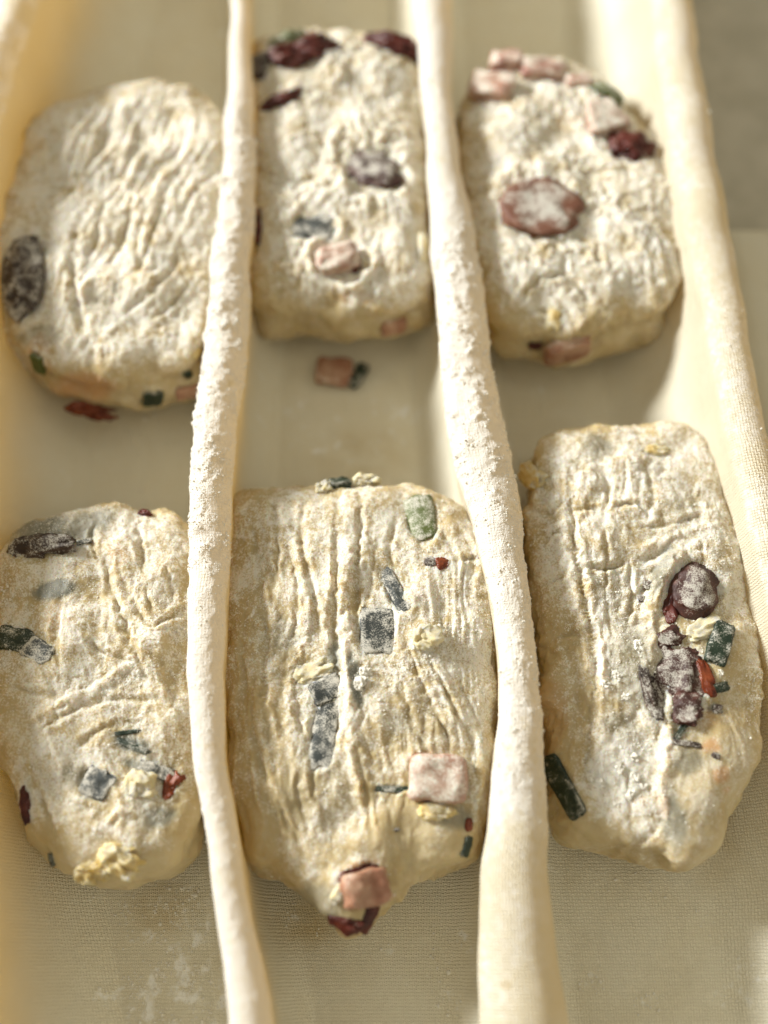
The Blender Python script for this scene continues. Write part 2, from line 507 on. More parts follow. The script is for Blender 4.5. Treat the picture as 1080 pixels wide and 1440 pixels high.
# a second, flat cloth beyond the right fold
q0 = P(1050, 318, 0.0)
nx_, ny_ = 60, 90
gx, gy = np.meshgrid(np.linspace(0, 1, nx_), np.linspace(0, 1, ny_))
xf = np.interp(q0[1] - 0.30 + gy * 0.30, ys, FOLDS[3]['c'] + FOLDS[3]['w']) + 0.016
nxx = xf + gx * 0.30
nyy = q0[1] - 0.30 + gy * 0.30 + 0.001 * perlin(gx * 6, gy * 0, gx * 0)
rim = np.minimum(np.minimum(gx * 0.30, (1 - gx) * 0.30), np.minimum(gy, 1 - gy) * 0.30)
nzz = -0.0035 + 0.0065 * np.sqrt(np.clip(rim / 0.006, 0, 1)) + 0.0012 * fbm(nxx * 25, nyy * 25, 0 * nxx, 3) * sstep(0, 0.01, rim)
me = mesh_from("linen_napkin", np.stack([nxx, nyy, nzz], -1).reshape(-1, 3), grid_faces(ny_, nx_))
add_attr(me, "mask", np.tile(np.array([0.05, 0, 1.0, 1.0]), (nx_ * ny_, 1)))
uvl = me.uv_layers.new(name="UVMap")
li = np.empty(len(me.loops), np.int32); me.loops.foreach_get("vertex_index", li)
uvl.data.foreach_set("uv", np.stack([nxx, nyy], -1).reshape(-1, 2)[li].astype(np.float32).ravel())
tag(obj("linen_napkin", me, M['cloth']), "flat folded linen lying in shade on the table beyond the tall outer fold", "cloth")

ICO = None
def ico():
    global ICO
    if ICO is None:
        t = (1 + 5 ** .5) / 2
        vv = np.array([(-1, t, 0), (1, t, 0), (-1, -t, 0), (1, -t, 0), (0, -1, t), (0, 1, t), (0, -1, -t), (0, 1, -t), (t, 0, -1), (t, 0, 1), (-t, 0, -1), (-t, 0, 1)], float)
        vv /= np.linalg.norm(vv[0])
        ff = np.array([(0, 11, 5), (0, 5, 1), (0, 1, 7), (0, 7, 10), (0, 10, 11), (1, 5, 9), (5, 11, 4), (11, 10, 2), (10, 7, 6), (7, 1, 8), (3, 9, 4), (3, 4, 2), (3, 2, 6), (3, 6, 8), (3, 8, 9), (4, 9, 5), (2, 4, 11), (6, 2, 10), (8, 6, 7), (9, 8, 1)])
        ICO = (vv, ff)
    return ICO

def granules(name, pts, nrms, sizes, parent, seed=1):
    rs = np.random.RandomState(seed)
    vv, ff = ico()
    n = len(pts)
    s = sizes[:, None, None] * rs.uniform(0.6, 1.3, (n, 1, 3)) * rs.uniform(0.75, 1.25, (n, 12, 1))
    allv = vv[None] * s + (pts + nrms * sizes[:, None] * 0.25)[:, None, :]
    allf = ff[None] + (np.arange(n) * 12)[:, None, None]
    o = obj(name, mesh_from(name, allv.reshape(-1, 3), allf.reshape(-1, 3)), M['flour'], parent)
    tag(o, kind="stuff")
    return o

rs = np.random.RandomState(3)
pw = (np.clip(fl, 0, 1) ** 1.5 * (ppy > -20) * (ppy < 1460) * (ppx > -30) * (ppx < 1100) * (fid > 0)).ravel()
ix = rs.choice(pw.size, 9000, p=pw / pw.sum())
granules("flour", pg.reshape(-1, 3)[ix], nrm.reshape(-1, 3)[ix], rs.lognormal(math.log(0.00016), 0.42, len(ix)), cloth, 5)
pw = (floor * np.clip(patch - 0.15, 0, 1) * (Z < 0.004) * (ppy > 300) * (ppy < 1460) * (ppx > -30) * (ppx < 1100)).ravel()
ix = rs.choice(pw.size, 2600, p=pw / pw.sum())
granules("flour", pg.reshape(-1, 3)[ix], nrm.reshape(-1, 3)[ix], rs.lognormal(math.log(0.00024), 0.45, len(ix)), cloth, 6)

# ------------------------------------------------------------------ dough pieces
def px_line(pts, z):
    a = np.array(pts, float)
    w = P(a[:, 0], a[:, 1], z)[:, :2]
    return catmull(w, 70) if len(w) > 1 else w

def make_dough(label, outline, H, n, seed, style, strokes=(), bumps=(), pits=(), tints=(), wets=(), edge=4.1, gran=3500):
    root = bpy.data.objects.new("dough_piece", None)
    COL.objects.link(root)
    tag(root, label, "dough", "filled dough pieces proving in the cloth")
    ol = np.array(outline, float)
    v0, v1 = ol[:, 1].min(), ol[:, 1].max()
    tt = (ol[:, 1] - v0) / (v1 - v0)
    zo = H * (0.62 + (0.34 - 0.62) * sstep(0.1, 0.95, tt))
    wp = catmull(P(ol[:, 0], ol[:, 1], zo)[:, :2], 480, True)
    cen = np.array([(wp[:, 0].min() + wp[:, 0].max()) / 2, (wp[:, 1].min() + wp[:, 1].max()) / 2])
    root.location = (cen[0], cen[1], 0)
    d = wp - cen
    an_ = np.arctan2(d[:, 1], d[:, 0])
    d = d * (1 + 0.014 * fbm(np.cos(an_) * 1.8 + seed, np.sin(an_) * 1.8, 0 * an_, 2))[:, None]
    ang = np.arctan2(d[:, 1], d[:, 0]); rad = np.hypot(d[:, 0], d[:, 1])
    o = np.argsort(ang)
    A = np.concatenate([ang[o] - 2 * np.pi, ang[o], ang[o] + 2 * np.pi]); RR = np.tile(rad[o], 3)
    a, b = np.meshgrid(np.linspace(-1, 1, n), np.linspace(-1, 1, n))
    r = np.maximum(np.abs(a), np.abs(b))
    with np.errstate(divide='ignore', invalid='ignore'):
        phi = np.where(np.abs(a) >= np.abs(b), (np.pi / 4) * np.where(a != 0, b / a, 0), np.pi / 2 - (np.pi / 4) * np.where(b != 0, a / b, 0))
    neg = np.where(np.abs(a) >= np.abs(b), a < 0, b < 0)
    phi = phi + np.pi * neg
    phi = np.arctan2(np.sin(phi), np.cos(phi))
    # rim profile by arc length
    zc = 0.46 * H
    ps = np.linspace(0, np.radians(158), 900)
    sn, cs = np.sin(ps), np.cos(ps)
    rho = np.where(cs > 0, np.abs(sn) ** (2 / edge), np.abs(sn) ** (2 / 2.6))
    zz = np.where(cs > 0, zc + (H - zc) * np.abs(cs) ** (2 / edge), zc - zc * np.abs(cs) ** (2 / 2.6) / (abs(cs[-1]) ** (2 / 2.6)))
    mr = rad.mean()
    arc = np.concatenate([[0], np.cumsum(np.hypot(np.diff(rho) * mr, np.diff(zz)))])
    arc /= arc[-1]
    rr = np.interp(r, arc, rho); z = np.interp(r, arc, zz)
    Rf = np.interp(phi, A, RR)
    # blend towards a round shape near the centre so the star-shaped outline does not crease
    Rf = mr + (Rf - mr) * sstep(0.0, 0.55, rr)
    x = cen[0] + Rf * rr * np.cos(phi); y = cen[1] + Rf * rr * np.sin(phi)
    rs = np.random.RandomState(seed)
    ox, oy = rs.uniform(-50, 50, 2)
    p = np.stack([x, y, z], -1)
    nr = grid_normals(p)
    if nr[n // 2, n // 2, 2] < 0: nr = -nr
    c = p * 100
    cx, cy, cz = c[..., 0] + ox, c[..., 1] + oy, c[..., 2]
    top = sstep(0.35, 0.8, z / H)
    side = 1 - sstep(0.75, 0.95, z / H)
    # broad lumps
    disp = 0.0028 * fbm(cx * 0.42, cy * 0.42, cz * 0.42, 2) * sstep(0.02, 0.3, z / H)
    disp = disp + 0.0018 * fbm(cx * 0.9 + 8, cy * 1.1, cz * 1.1, 3) * side * sstep(0.05, 0.3, z / H)
    # the floured top skin folds over the sides in an uneven lip
    zl = z / H + 0.10 * perlin(cx * 0.6, cy * 0.6, 0 * cx + 9)
    lipm = np.clip(0.7 + 1.0 * perlin(cx * 0.5 + 3, cy * 0.5, 0 * cx), 0.1, 1.3)
    disp = disp + style.get('lip', 1.0) * lipm * (0.0009 * np.exp(-((zl - 0.86) / 0.07) ** 2) - 0.0016 * np.exp(-((zl - 0.64) / 0.10) ** 2))
    # drawn-out wrinkles along a direction
    th = math.radians(style.get('dir', 90))
    wx = cx + 0.55 * perlin(cx * 0.5, cy * 0.5, cz * 0.5 + 3); wy = cy + 0.55 * perlin(cx * 0.5 + 30, cy * 0.5, cz * 0.5)
    al = wx * math.cos(th) + wy * math.sin(th); ac = -wx * math.sin(th) + wy * math.cos(th)
    msk = np.clip(0.5 + 1.1 * perlin(cx * 0.33 + 5, cy * 0.33, cz * .33), 0.12, 1.2)
    ridg = 0
    for k, (fa, fc_, am) in enumerate(((0.28, 1.5, 1.0), (0.5, 3.0, 0.55), (0.9, 5.5, 0.30))):
        nn = perlin(al * fa + 11 * k, ac * fc_, cz * fc_ * .5 + 7 * k)
        ridg = ridg + am * (0.32 - np.abs(nn))
    disp = disp + style.get('wrinkle', 0.001) * ridg * msk
    # fine cross crackle
    nn = perlin(cx * 2.1, cy * 2.1, cz * 2.1) ; n2 = perlin(cx * 4.3, cy * 4.3, cz * 4.3)
    disp = disp + style.get('crackle', 0.0004) * ((0.3 - np.abs(nn)) + 0.5 * (0.3 - np.abs(n2)))
    # clotted flour stipple
    st = fbm(cx * 3.0 + 0.4 * n2, cy * 2.4, cz * 3.0 + 40, 3, 0.6)
    stm = np.clip(0.55 + 1.0 * perlin(cx * 0.6 + 70, cy * 0.6, cz * 0.6), 0, 1.2)
    disp = disp + style.get('stipple', 0.0003) * np.clip(st, -0.5, 1) * stm * (1 - 0.7 * side)
    gm = np.clip(0.5 + 1.2 * perlin(cx * 0.8 + 20, cy * 0.8, cz * 0.8), 0.1, 1.3) * (1 - 0.2 * side)
    disp = disp + gm * (style.get('grain', 0.00022) * perlin(cx * 8, cy * 8, cz * 8) + 0.00016 * perlin(cx * 15, cy * 15, cz * 15))
    flour = style.get('flour', 0.75) + 0.30 * np.clip(st, -1, 1) * stm - 0.52 * side + 0.0 * x
    xy = p[..., :2]
    for s in strokes:
        kind, pts, w, dep = s[:4]
        w = w / 100.0; dep = dep / 100.0
        L = px_line(pts, H * 0.97)
        m = 5 * w + (0.012 if kind == 'flap' else 0)
        sel = (x > L[:, 0].min() - m) & (x < L[:, 0].max() + m) & (y > L[:, 1].min() - m) & (y < L[:, 1].max() + m) & (z > 0.3 * H)
        if not sel.any(): continue
        pt = xy[sel]
        # a little wander so that the line is not drawn with a ruler
        wob = 0.9 * w * np.stack([perlin(pt[:, 0] * 350, pt[:, 1] * 350, 0 * pt[:, 0]), perlin(pt[:, 0] * 350 + 9, pt[:, 1] * 350, 0 * pt[:, 0])], 1)
        dv = (pt + wob)[:, None, :] - L[None]
        dd = np.hypot(dv[..., 0], dv[..., 1])
        j = dd.argmin(1); dm = dd[np.arange(len(j)), j]
        tp = j / (len(L) - 1)
        tap = np.sqrt(np.clip(np.sin(np.pi * np.clip(tp, 0.02, 0.98)), 0, 1)) * np.clip(0.80 + 0.6 * perlin(pt[:, 0] * 130 + seed, pt[:, 1] * 130, 0 * pt[:, 0] + 1.5), 0.05, 1.2)
        w = w * np.clip(1.0 + 0.9 * perlin(pt[:, 0] * 180, pt[:, 1] * 180 + seed, 0 * pt[:, 0]), 0.5, 1.6)
        if kind == 'groove':
            add = -dep * np.exp(-(dm / w) ** 2) + 0.45 * dep * np.exp(-((dm - 2.0 * w) / (1.1 * w)) ** 2)
        elif kind == 'ridge':
            add = dep * np.exp(-(dm / w) ** 2) - 0.30 * dep * np.exp(-((dm - 2.0 * w) / (0.9 * w)) ** 2)
        else:
            tg = np.gradient(L, axis=0)[j]
            off = dv[np.arange(len(j)), j]
            sd = np.sign(tg[:, 0] * off[:, 1] - tg[:, 1] * off[:, 0]) * dm
            add = dep * sstep(-w, w, sd) * np.exp(-np.clip(sd, 0, None) / 0.010)
        disp[sel] += add * tap * top[sel]
        if kind == 'groove':
            flour[sel] -= 0.30 * np.exp(-(dm / (0.8 * w)) ** 2) * tap
        if kind == 'ridge':
            flour[sel] += 0.10 * np.exp(-(dm / (1.2 * w)) ** 2) * tap
    ppx, ppy, dep_ = proj(p.reshape(-1, 3)); ppx = ppx.reshape(x.shape); ppy = ppy.reshape(x.shape)
    jx = ppx + 5 * perlin(cx * 1.6, cy * 1.6, cz) + 3 * perlin(cx * 4, cy * 4, cz); jy = ppy + 5 * perlin(cx * 1.6 + 40, cy * 1.6, cz) + 3 * perlin(cx * 4 + 9, cy * 4, cz)
    def ell(px, py, rx, ry, rot=0):
        ca, sa = math.cos(math.radians(rot)), math.sin(math.radians(rot))
        ux, uy = jx - px, jy - py
        return np.sqrt(((ux * ca + uy * sa) / rx) ** 2 + ((-ux * sa + uy * ca) / ry) ** 2)
    vis = sstep(0.08, 0.25, z / H)
    for (px, py, rx, ry, rot, hgt_cm) in bumps:
        e = ell(px, py, rx, ry, rot)
        disp += hgt_cm / 100 * (1 - sstep(0.35, 1.25, e)) * vis
    for (px, py, rx, ry, rot, lip) in pits:
        e = ell(px, py, rx, ry, rot)
        im = np.clip(0.45 + 1.5 * perlin(cx * 1.2 + px, cy * 1.2, cz), 0, 1.5)
        disp += vis * lip / 100 * (0.95 * im * np.exp(-((e - 1.12) / 0.20) ** 2) - 1.0 * np.exp(-(e / 0.85) ** 4))
    veg = 0 * x; red = 0 * x; wet = 0 * x
    for (px, py, rx, ry, rot, k, ch) in tints:
        e = ell(px, py, rx, ry, rot)
        m_ = k * (1 - sstep(0.55, 1.2, e)) * vis
        if ch == 'v': veg = np.maximum(veg, np.clip(1.45 * m_, 0, 0.95))
        elif ch == 'r': red = np.maximum(red, m_)
        else: flour = flour + m_
    for (px, py, rx, ry, rot, k) in wets:
        e = ell(px, py, rx, ry, rot)
        wet = np.maximum(wet, 0.7 * k * (1 - sstep(0.6, 1.15, e)))
    disp = disp - 0.85 * wet * (disp - 0.0028 * fbm(cx * 0.42, cy * 0.42, cz * 0.42, 2))
    flour = flour - 0.45 * wet
    disp *= sstep(0.0, 0.12, z / H)
    p = p + nr * disp[..., None]
    p[..., 2] = np.maximum(p[..., 2], 0.0006) + 0.0006
    nr2 = grid_normals(p)
    if nr2[n // 2, n // 2, 2] < 0: nr2 = -nr2
    loc = p - np.array([cen[0], cen[1], 0])
    fcs = grid_faces(n, n)
    ring = np.concatenate([np.arange(n), np.arange(1, n) * n + n - 1, (n - 1) * n + np.arange(n - 2, -1, -1), np.arange(n - 2, 0, -1) * n])
    me = mesh_from("dough", loc.reshape(-1, 3), [fcs, ring[::-1][None, :]])
    add_attr(me, "mask", np.stack([np.clip(flour, -0.5, 1.6), wet, veg, red], -1).reshape(-1, 4))
    body = obj("dough_body", me, M['dough'], root)
    # granules of flour
    wgt = (np.clip(flour - 0.35, 0, 1) * np.clip(stm - 0.25, 0, 1) * (z > 0.6 * H) * (1 - wet)).ravel() ** 0.9 + 1e-9 * (z > 0.7 * H).ravel()
    if gran:
        ix = rs.choice(wgt.size, gran, p=wgt / wgt.sum())
        granules("flour", loc.reshape(-1, 3)[ix], nr2.reshape(-1, 3)[ix], rs.lognormal(math.log(0.00013), 0.42, gran), root, seed)
    fx, fy, fd = proj(p.reshape(-1, 3))
    return dict(root=root, cen=np.array([cen[0], cen[1], 0]), p=p.reshape(-1, 3), n=nr2.reshape(-1, 3), fx=fx, fy=fy, fd=fd)

def surface_at(dg, px, py, rad=7):
    m = (np.abs(dg['fx'] - px) < rad) & (np.abs(dg['fy'] - py) < rad)
    hit = m.any()
    if not hit:
        i = np.argmin((dg['fx'] - px) ** 2 + (dg['fy'] - py) ** 2)
        m = np.zeros(len(dg['fx']), bool); m[i] = True
    dd = np.where(m, dg['fd'], 9)
    m = m & (dg['fd'] < dd.min() + 0.006)
    nn = dg['n'][m].mean(0)
    if not hit:
        k_ = max(0.0, 1 - 10.0 / math.hypot(dg['fx'][i] - px, dg['fy'][i] - py))      # stay within a piece's reach of the rim
        px, py = px + (dg['fx'][i] - px) * k_, py + (dg['fy'][i] - py) * k_
    dep = dg['fd'][m].mean()
    ray = D + (px - 540) / F_PX * R - (py - 720) / F_PX * U
    return CAM + ray * dep, nn / np.linalg.norm(nn), dep

_cube = []
def cube_template(N=12):
    if not _cube:
        g = np.linspace(-1, 1, N + 1)
        a, b = np.meshgrid(g, g, indexing='ij')
        one = np.ones_like(a)
        vs_, fs_, off = [], [], 0
        for (X_, Y_, Z_) in ((a, b, one), (b, a, -one), (one, a, b), (-one, b, a), (b, one, a), (a, -one, b)):
            vs_.append(np.stack([X_, Y_, Z_], -1).reshape(-1, 3))
            fs_.append(grid_faces(N + 1, N + 1)[:, ::-1] + off)
            off += (N + 1) ** 2
        v_ = np.concatenate(vs_); f_ = np.concatenate(fs_)
        key = np.round(v_ * 1000).astype(int)
        _, first, inv = np.unique(key, axis=0, return_index=True, return_inverse=True)
        _cube.append((v_[first], inv.ravel()[f_]))
    return _cube[0]

_seed = [100]
def piece(dg, name, mat, px, py, lx, ly, th, rot=0.0, shape='box', sink=0.45, rough=0.12, up=0.35, curl=0.0, taper=0.0, label=None, fold=0.0):
    """lx, ly in photo pixels, th in cm; rot: clockwise degrees of the long axis in the picture"""
    _seed[0] += 1
    s = _seed[0] * 3.7
    pos, nn, dep = surface_at(dg, px, py)
    ax, by, cz = lx * dep / F_PX / 2, ly * dep / F_PX / 2, th / 200.0
    cv, fcs = cube_template()
    kx = {'box': 6.0, 'leaf': 7.0, 'blob': 2.3, 'disc': 2.0, 'crumb': 2.8}[shape]
    kz = {'box': 6.0, 'leaf': 5.0, 'blob': 2.3, 'disc': 5.0, 'crumb': 2.8}[shape]
    rxy = (np.abs(cv[:, 0]) ** kx + np.abs(cv[:, 1]) ** kx) ** (1 / kx)
    nrm_ = (rxy ** kz + np.abs(cv[:, 2]) ** kz) ** (1 / kz)
    x, y, z = (cv / nrm_[:, None]).T
    x0, y0 = x.copy(), y.copy()
    rough = rough * (1.7 if shape == 'leaf' else 1.25)
    sink = min(0.62, sink + 0.04)
    r1 = fbm(x * 1.3 + s, y * 1.3, z * 1.3, 3); r2 = fbm(x * 1.3, y * 1.3 + s, z * 1.3 + 5, 3); r3 = fbm(x * 1.6, y * 1.6, z * 1.3 + s, 3)
    if shape in ('blob', 'crumb', 'disc'):
        k = 1 + rough * ((2.2 if shape == 'crumb' else 1.2) * (0.25 - np.abs(perlin(x * 1.6 + s, y * 1.6, z * 1.6))) + 1.2 * r1)
        x, y, z = x * k, y * k, z * k
    x = x + rough * r1; y = y + rough * r2
    x = x * (1 - taper * y)
    X_, Y_, Z_ = x * ax, y * by, z * cz * (1 + 1.5 * rough * r3)
    Z_ = Z_ + curl / 100 * (1 - x ** 2) + rough * 0.5 * max(cz, 0.2 * ax) * perlin(x * 1.1 + s, y * 1.1, 0 * x)
    if fold:
        Z_ = Z_ - fold / 100 * np.abs(perlin(x * 1.7 + s, y * 1.2, 0 * x + 2)) * 2
    verts = np.stack([X_, Y_, Z_], -1).reshape(-1, 3)
    zax = nn * (1 - up) + np.array([0, 0, 1.0]) * up
    zax /= np.linalg.norm(zax)
    c_, s_ = math.cos(math.radians(rot)), math.sin(math.radians(rot))
    wy = -(R * (-s_) - U * c_)          # picture-up for the piece's own y axis
    wx = R * c_ - U * s_
    xa = wx - zax * (wx @ zax); xa /= np.linalg.norm(xa)
    ya = np.cross(zax, xa)
    pos = pos + zax * cz * (1 - 2 * sink) - dg['cen']
    me = mesh_from(name, verts, fcs)
    rm = sstep(0.55, 1.0, (np.sqrt(x0 ** 2 + y0 ** 2) if shape in ('blob', 'disc') else np.maximum(np.abs(cv[:, 0]), np.abs(cv[:, 1]))) + 0.35 * perlin(cv[:, 0] * 1.9 + s, cv[:, 1] * 1.9, cv[:, 2]))
    add_attr(me, "rim", np.stack([rm, rm, rm, rm], -1))
    o = obj(name, me, M[mat], dg['root'])
    o.matrix_local = Matrix(((xa[0], ya[0], zax[0], pos[0]), (xa[1], ya[1], zax[1], pos[1]), (xa[2], ya[2], zax[2], pos[2]), (0, 0, 0, 1)))
    if label: o["label"] = label
    return o

def strand(dg, pts, radii, flour=0.6, sink=0.25, seed=1):
    """a stretched string of dough lying on the piece; pts in photo pixels, radii in pixels"""
    L = catmull(pts, 46)
    m = len(L)
    rp = np.interp(np.linspace(0, 1, m), np.linspace(0, 1, len(radii)), radii)
    cs_, rr_ = [], []
    for (a, b), r_ in zip(L, rp):
        q, nn, dep = surface_at(dg, a, b, 9)
        cs_.append(q + np.array([0, 0, 1.0]) * 0); rr_.append(r_ * dep / F_PX)
    c = np.array(cs_); r_ = np.array(rr_)
    for _ in range(6):
        c[1:-1] = 0.25 * c[:-2] + 0.5 * c[1:-1] + 0.25 * c[2:]
    r_ = r_ * np.sqrt(np.clip(np.sin(np.pi * np.linspace(0.03, 0.97, m)), 0, 1)) * (1 + 0.25 * perlin(np.arange(m) * 0.10, np.zeros(m) + seed, np.zeros(m)))
    c[:, 2] += r_ * (1 - 2 * sink)
    tg = np.gradient(c, axis=0); tg /= np.linalg.norm(tg, axis=1)[:, None]
    sd = np.cross(tg, [0, 0, 1.0]); sd /= np.linalg.norm(sd, axis=1)[:, None]
    un = np.cross(sd, tg)
    k = 14
    a = np.arange(k) * 2 * np.pi / k
    v_ = c[:, None] + r_[:, None, None] * (np.cos(a)[None, :, None] * sd[:, None] * 1.2 + np.sin(a)[None, :, None] * un[:, None] * 0.65)
    q = v_ * 100
    v_ = v_ + (r_[:, None] * 0.22 * perlin(q[..., 0] * 2.2, q[..., 1] * 2.2, q[..., 2] * 2.2))[..., None] * (v_ - c[:, None]) / (r_[:, None, None] + 1e-9)
    i = np.arange(m - 1)[:, None] * k; j = np.arange(k)[None]
    f_ = np.stack([i + j, i + (j + 1) % k, i + k + (j + 1) % k, i + k + j], -1).reshape(-1, 4)
    me = mesh_from("dough_strand", (v_ - dg['cen']).reshape(-1, 3), f_)
    add_attr(me, "mask", np.tile(np.array([flour, 0.0, 0.0, 0.0]), (m * k, 1)))
    return obj("dough_strand", me, M['dough'], dg['root'])

# ---- front middle
fm = make_dough("long dough piece creased lengthwise, square dark leaf on top and ham at its pointed end",
    [(330, 706), (380, 690), (470, 686), (540, 684), (600, 688), (642, 702), (668, 735), (690, 800), (702, 900), (704, 1000), (698, 1100), (680, 1190), (640, 1226), (585, 1244),
     (556, 1262), (532, 1288), (500, 1316), (470, 1302), (440, 1272), (400, 1244), (350, 1214), (330, 1150), (318, 1000), (315, 850), (320, 750)],
    0.041, 440, 11, dict(dir=97, wrinkle=0.0022, crackle=0.0004, stipple=0.0004, flour=0.66),
    strokes=[
        ('ridge', [(492, 696), (488, 800), (486, 880), (492, 960), (496, 1040), (505, 1100), (525, 1160), (560, 1225)], .20, .16),
        ('groove', [(508, 696), (505, 760), (501, 840), (503, 900)], .11, .15),
        ('groove', [(475, 696), (474, 790), (470, 880), (476, 960)], .12, .17),
        ('groove', [(428, 700), (424, 760), (440, 830), (452, 900)], .10, .12),
        ('ridge', [(400, 720), (432, 830), (428, 900), (408, 960), (412, 1030), (430, 1090), (447, 1150), (452, 1205)], .17, .13),
        ('groove', [(385, 700), (390, 780), (384, 850)], .10, .12),
        ('groove', [(350, 720), (365, 800), (372, 900), (375, 1000), (390, 1080)], .12, .13),
        ('groove', [(340, 900), (350, 1000), (368, 1080), (400, 1160)], .12, .12),
        ('groove', [(570, 900), (600, 980), (640, 1055)], .09, .11),
        ('groove', [(600, 925), (640, 1000), (668, 1055)], .09, .11),
        ('groove', [(560, 950), (580, 1020), (602, 1055)], .09, .09),
        ('groove', [(640, 950), (675, 1025)], .08, .09),
        ('groove', [(620, 960), (650, 1030)], .07, .07),
        ('ridge', [(676, 1030), (672, 1100), (660, 1170)], .13, .14),
        ('groove', [(497, 1040), (515, 1120), (526, 1185)], .09, .13),
        ('groove', [(395, 1145), (430, 1200)], .09, .12),
        ('flap', [(575, 1225), (556, 1180), (540, 1130)], .10, .14),
        ('groove', [(530, 760), (520, 830), (515, 850)], .09, .08),
        ('groove', [(560, 720), (548, 770), (556, 800)], .10, .09),
        ('groove', [(640, 790), (668, 785), (690, 790)], .08, .10),
        ('groove', [(410, 900), (420, 840), (405, 770)], .08, .09),
    ],
    bumps=[(598, 897, 26, 24, 0, .12), (400, 930, 30, 18, -30, .12), (615, 1190, 70, 30, 0, .18), (450, 1262, 40, 22, 20, .1), (570, 840, 18, 14, 0, .1)],
    pits=[(531, 888, 30, 36, 0, .10), (553, 828, 14, 46, -28, .07), (594, 731, 22, 36, -10, .10), (458, 1018, 24, 64, 8, .13), (615, 1094, 44, 38, 5, .12), (515, 1246, 38, 30, -15, .08), (553, 1110, 32, 7, 0, .06)],
    tints=[(500, 960, 12, 45, -8, .75, 'v'), (398, 900, 22, 34, 0, .28, 'v'), (640, 1150, 30, 18, 0, .45, 'v'), (470, 925, 12, 25, 0, .6, 'v'), (600, 840, 20, 12, 0, .35, 'r'), (620, 795, 22, 10, 0, .4, 'r'),
           (600, 1064, 34, 8, 0, .7, 'r'), (505, 1222, 34, 12, -20, .6, 'r'), (375, 1020, 60, 230, 0, -.30, 'f'), (520, 1150, 150, 110, 0, -.28, 'f'), (600, 1020, 90, 70, 0, -.12, 'f'), (440, 1120, 60, 60, 0, .18, 'v'), (590, 1030, 50, 40, 0, .15, 'v'), (450, 1265, 40, 30, 0, .35, 'v')],
    wets=[(600, 1175, 95, 60, 0, .75), (470, 1275, 70, 40, 10, .8), (690, 1100, 25, 80, 0, .6), (350, 1180, 40, 60, 0, .6)], gran=7000)
piece(fm, "scallion_leaf", 'scallion_dusty', 531, 888, 50, 66, .28, 0, 'leaf', .35, .05, label="square dark leaf piece dusted with flour")
piece(fm, "scallion_leaf", 'scallion_dusty', 555, 830, 20, 82, .22, -27, 'leaf', .25, .08)
piece(fm, "scallion_leaf", 'scallion_green', 593, 731, 40, 68, .36, -12, 'leaf', .35, .06, curl=.12, taper=-.12, label="curled light green scallion piece dusted with flour")
piece(fm, "scallion_leaf", 'scallion_dusty', 459, 970, 46, 34, .24, -30, 'leaf', .45, .10)
piece(fm, "scallion_leaf", 'scallion_dusty', 455, 1032, 38, 100, .26, 6, 'leaf', .40, .08, curl=.06)
piece(fm, "scallion_stem", 'scallion', 553, 1110, 62, 9, .14, 2, 'box', .35, .08)
piece(fm, "ham_cube", 'ham', 616, 1096, 80, 64, 1.05, 4, 'box', .42, .11, label="pink ham cube with floured top")
piece(fm, "cheese_crumb", 'cheese', 612, 1140, 46, 24, .35, 0, 'crumb', .5, .2)
piece(fm, "cheese_crumb", 'cheese_pale', 600, 897, 36, 32, .40, 0, 'crumb', .45, .25)
piece(fm, "cheese_crumb", 'cheese_pale', 440, 945, 50, 26, .34, -25, 'crumb', .5, .25)
piece(fm, "ham_cube", 'ham_bare', 513, 1249, 66, 50, .85, -12, 'box', .46, .13, up=.2, label="bare reddish ham cube")
piece(fm, "dried_tomato", 'tomato', 518, 1284, 26, 54, .5, 18, 'blob', .5, .18, up=.1)
piece(fm, "dried_tomato", 'tomato', 484, 1298, 50, 24, .5, 15, 'blob', .5, .18, up=.1)
piece(fm, "dried_tomato", 'tomato', 501, 1228, 54, 20, .3, -18, 'blob', .5, .2)
piece(fm, "cheese_crumb", 'cheese_pale', 477, 1256, 16, 28, .2, 35, 'crumb', .3, .2)
piece(fm, "peppercorn", 'dark_fruit', 604, 790, 15, 14, .18, 0, 'blob', .4, .15)
piece(fm, "tomato_fragment", 'amber', 621, 792, 19, 17, .16, 0, 'blob', .45, .2)
piece(fm, "scallion_leaf", 'scallion', 478, 681, 30, 20, .35, -25, 'leaf', .4, .1, up=.2)
piece(fm, "cheese_crumb", 'cheese_pale', 516, 676, 34, 18, .4, 10, 'crumb', .4, .3)
piece(fm, "cheese_crumb", 'cheese_pale', 455, 688, 20, 20, .35, 0, 'crumb', .4, .3)
piece(fm, "scallion_leaf", 'scallion', 656, 1190, 14, 28, .2, 15, 'leaf', .45, .1, up=.1)
piece(fm, "tomato_fragment", 'amber', 659, 1160, 12, 20, .2, 10, 'blob', .5, .1, up=.1)
piece(fm, "flour_lump", 'flour', 506, 962, 16, 18, .24, 20, 'crumb', .3, .35)
piece(fm, "flour_lump", 'flour', 513, 945, 14, 11, .2, 0, 'crumb', .3, .35)
piece(fm, "peppercorn", 'dark_fruit', 558, 1167, 9, 5, .08, 0, 'blob', .4, .1)

strand(fm, [(676, 1030), (674, 1090), (664, 1160)], [5, 7, 6], .45, .5)

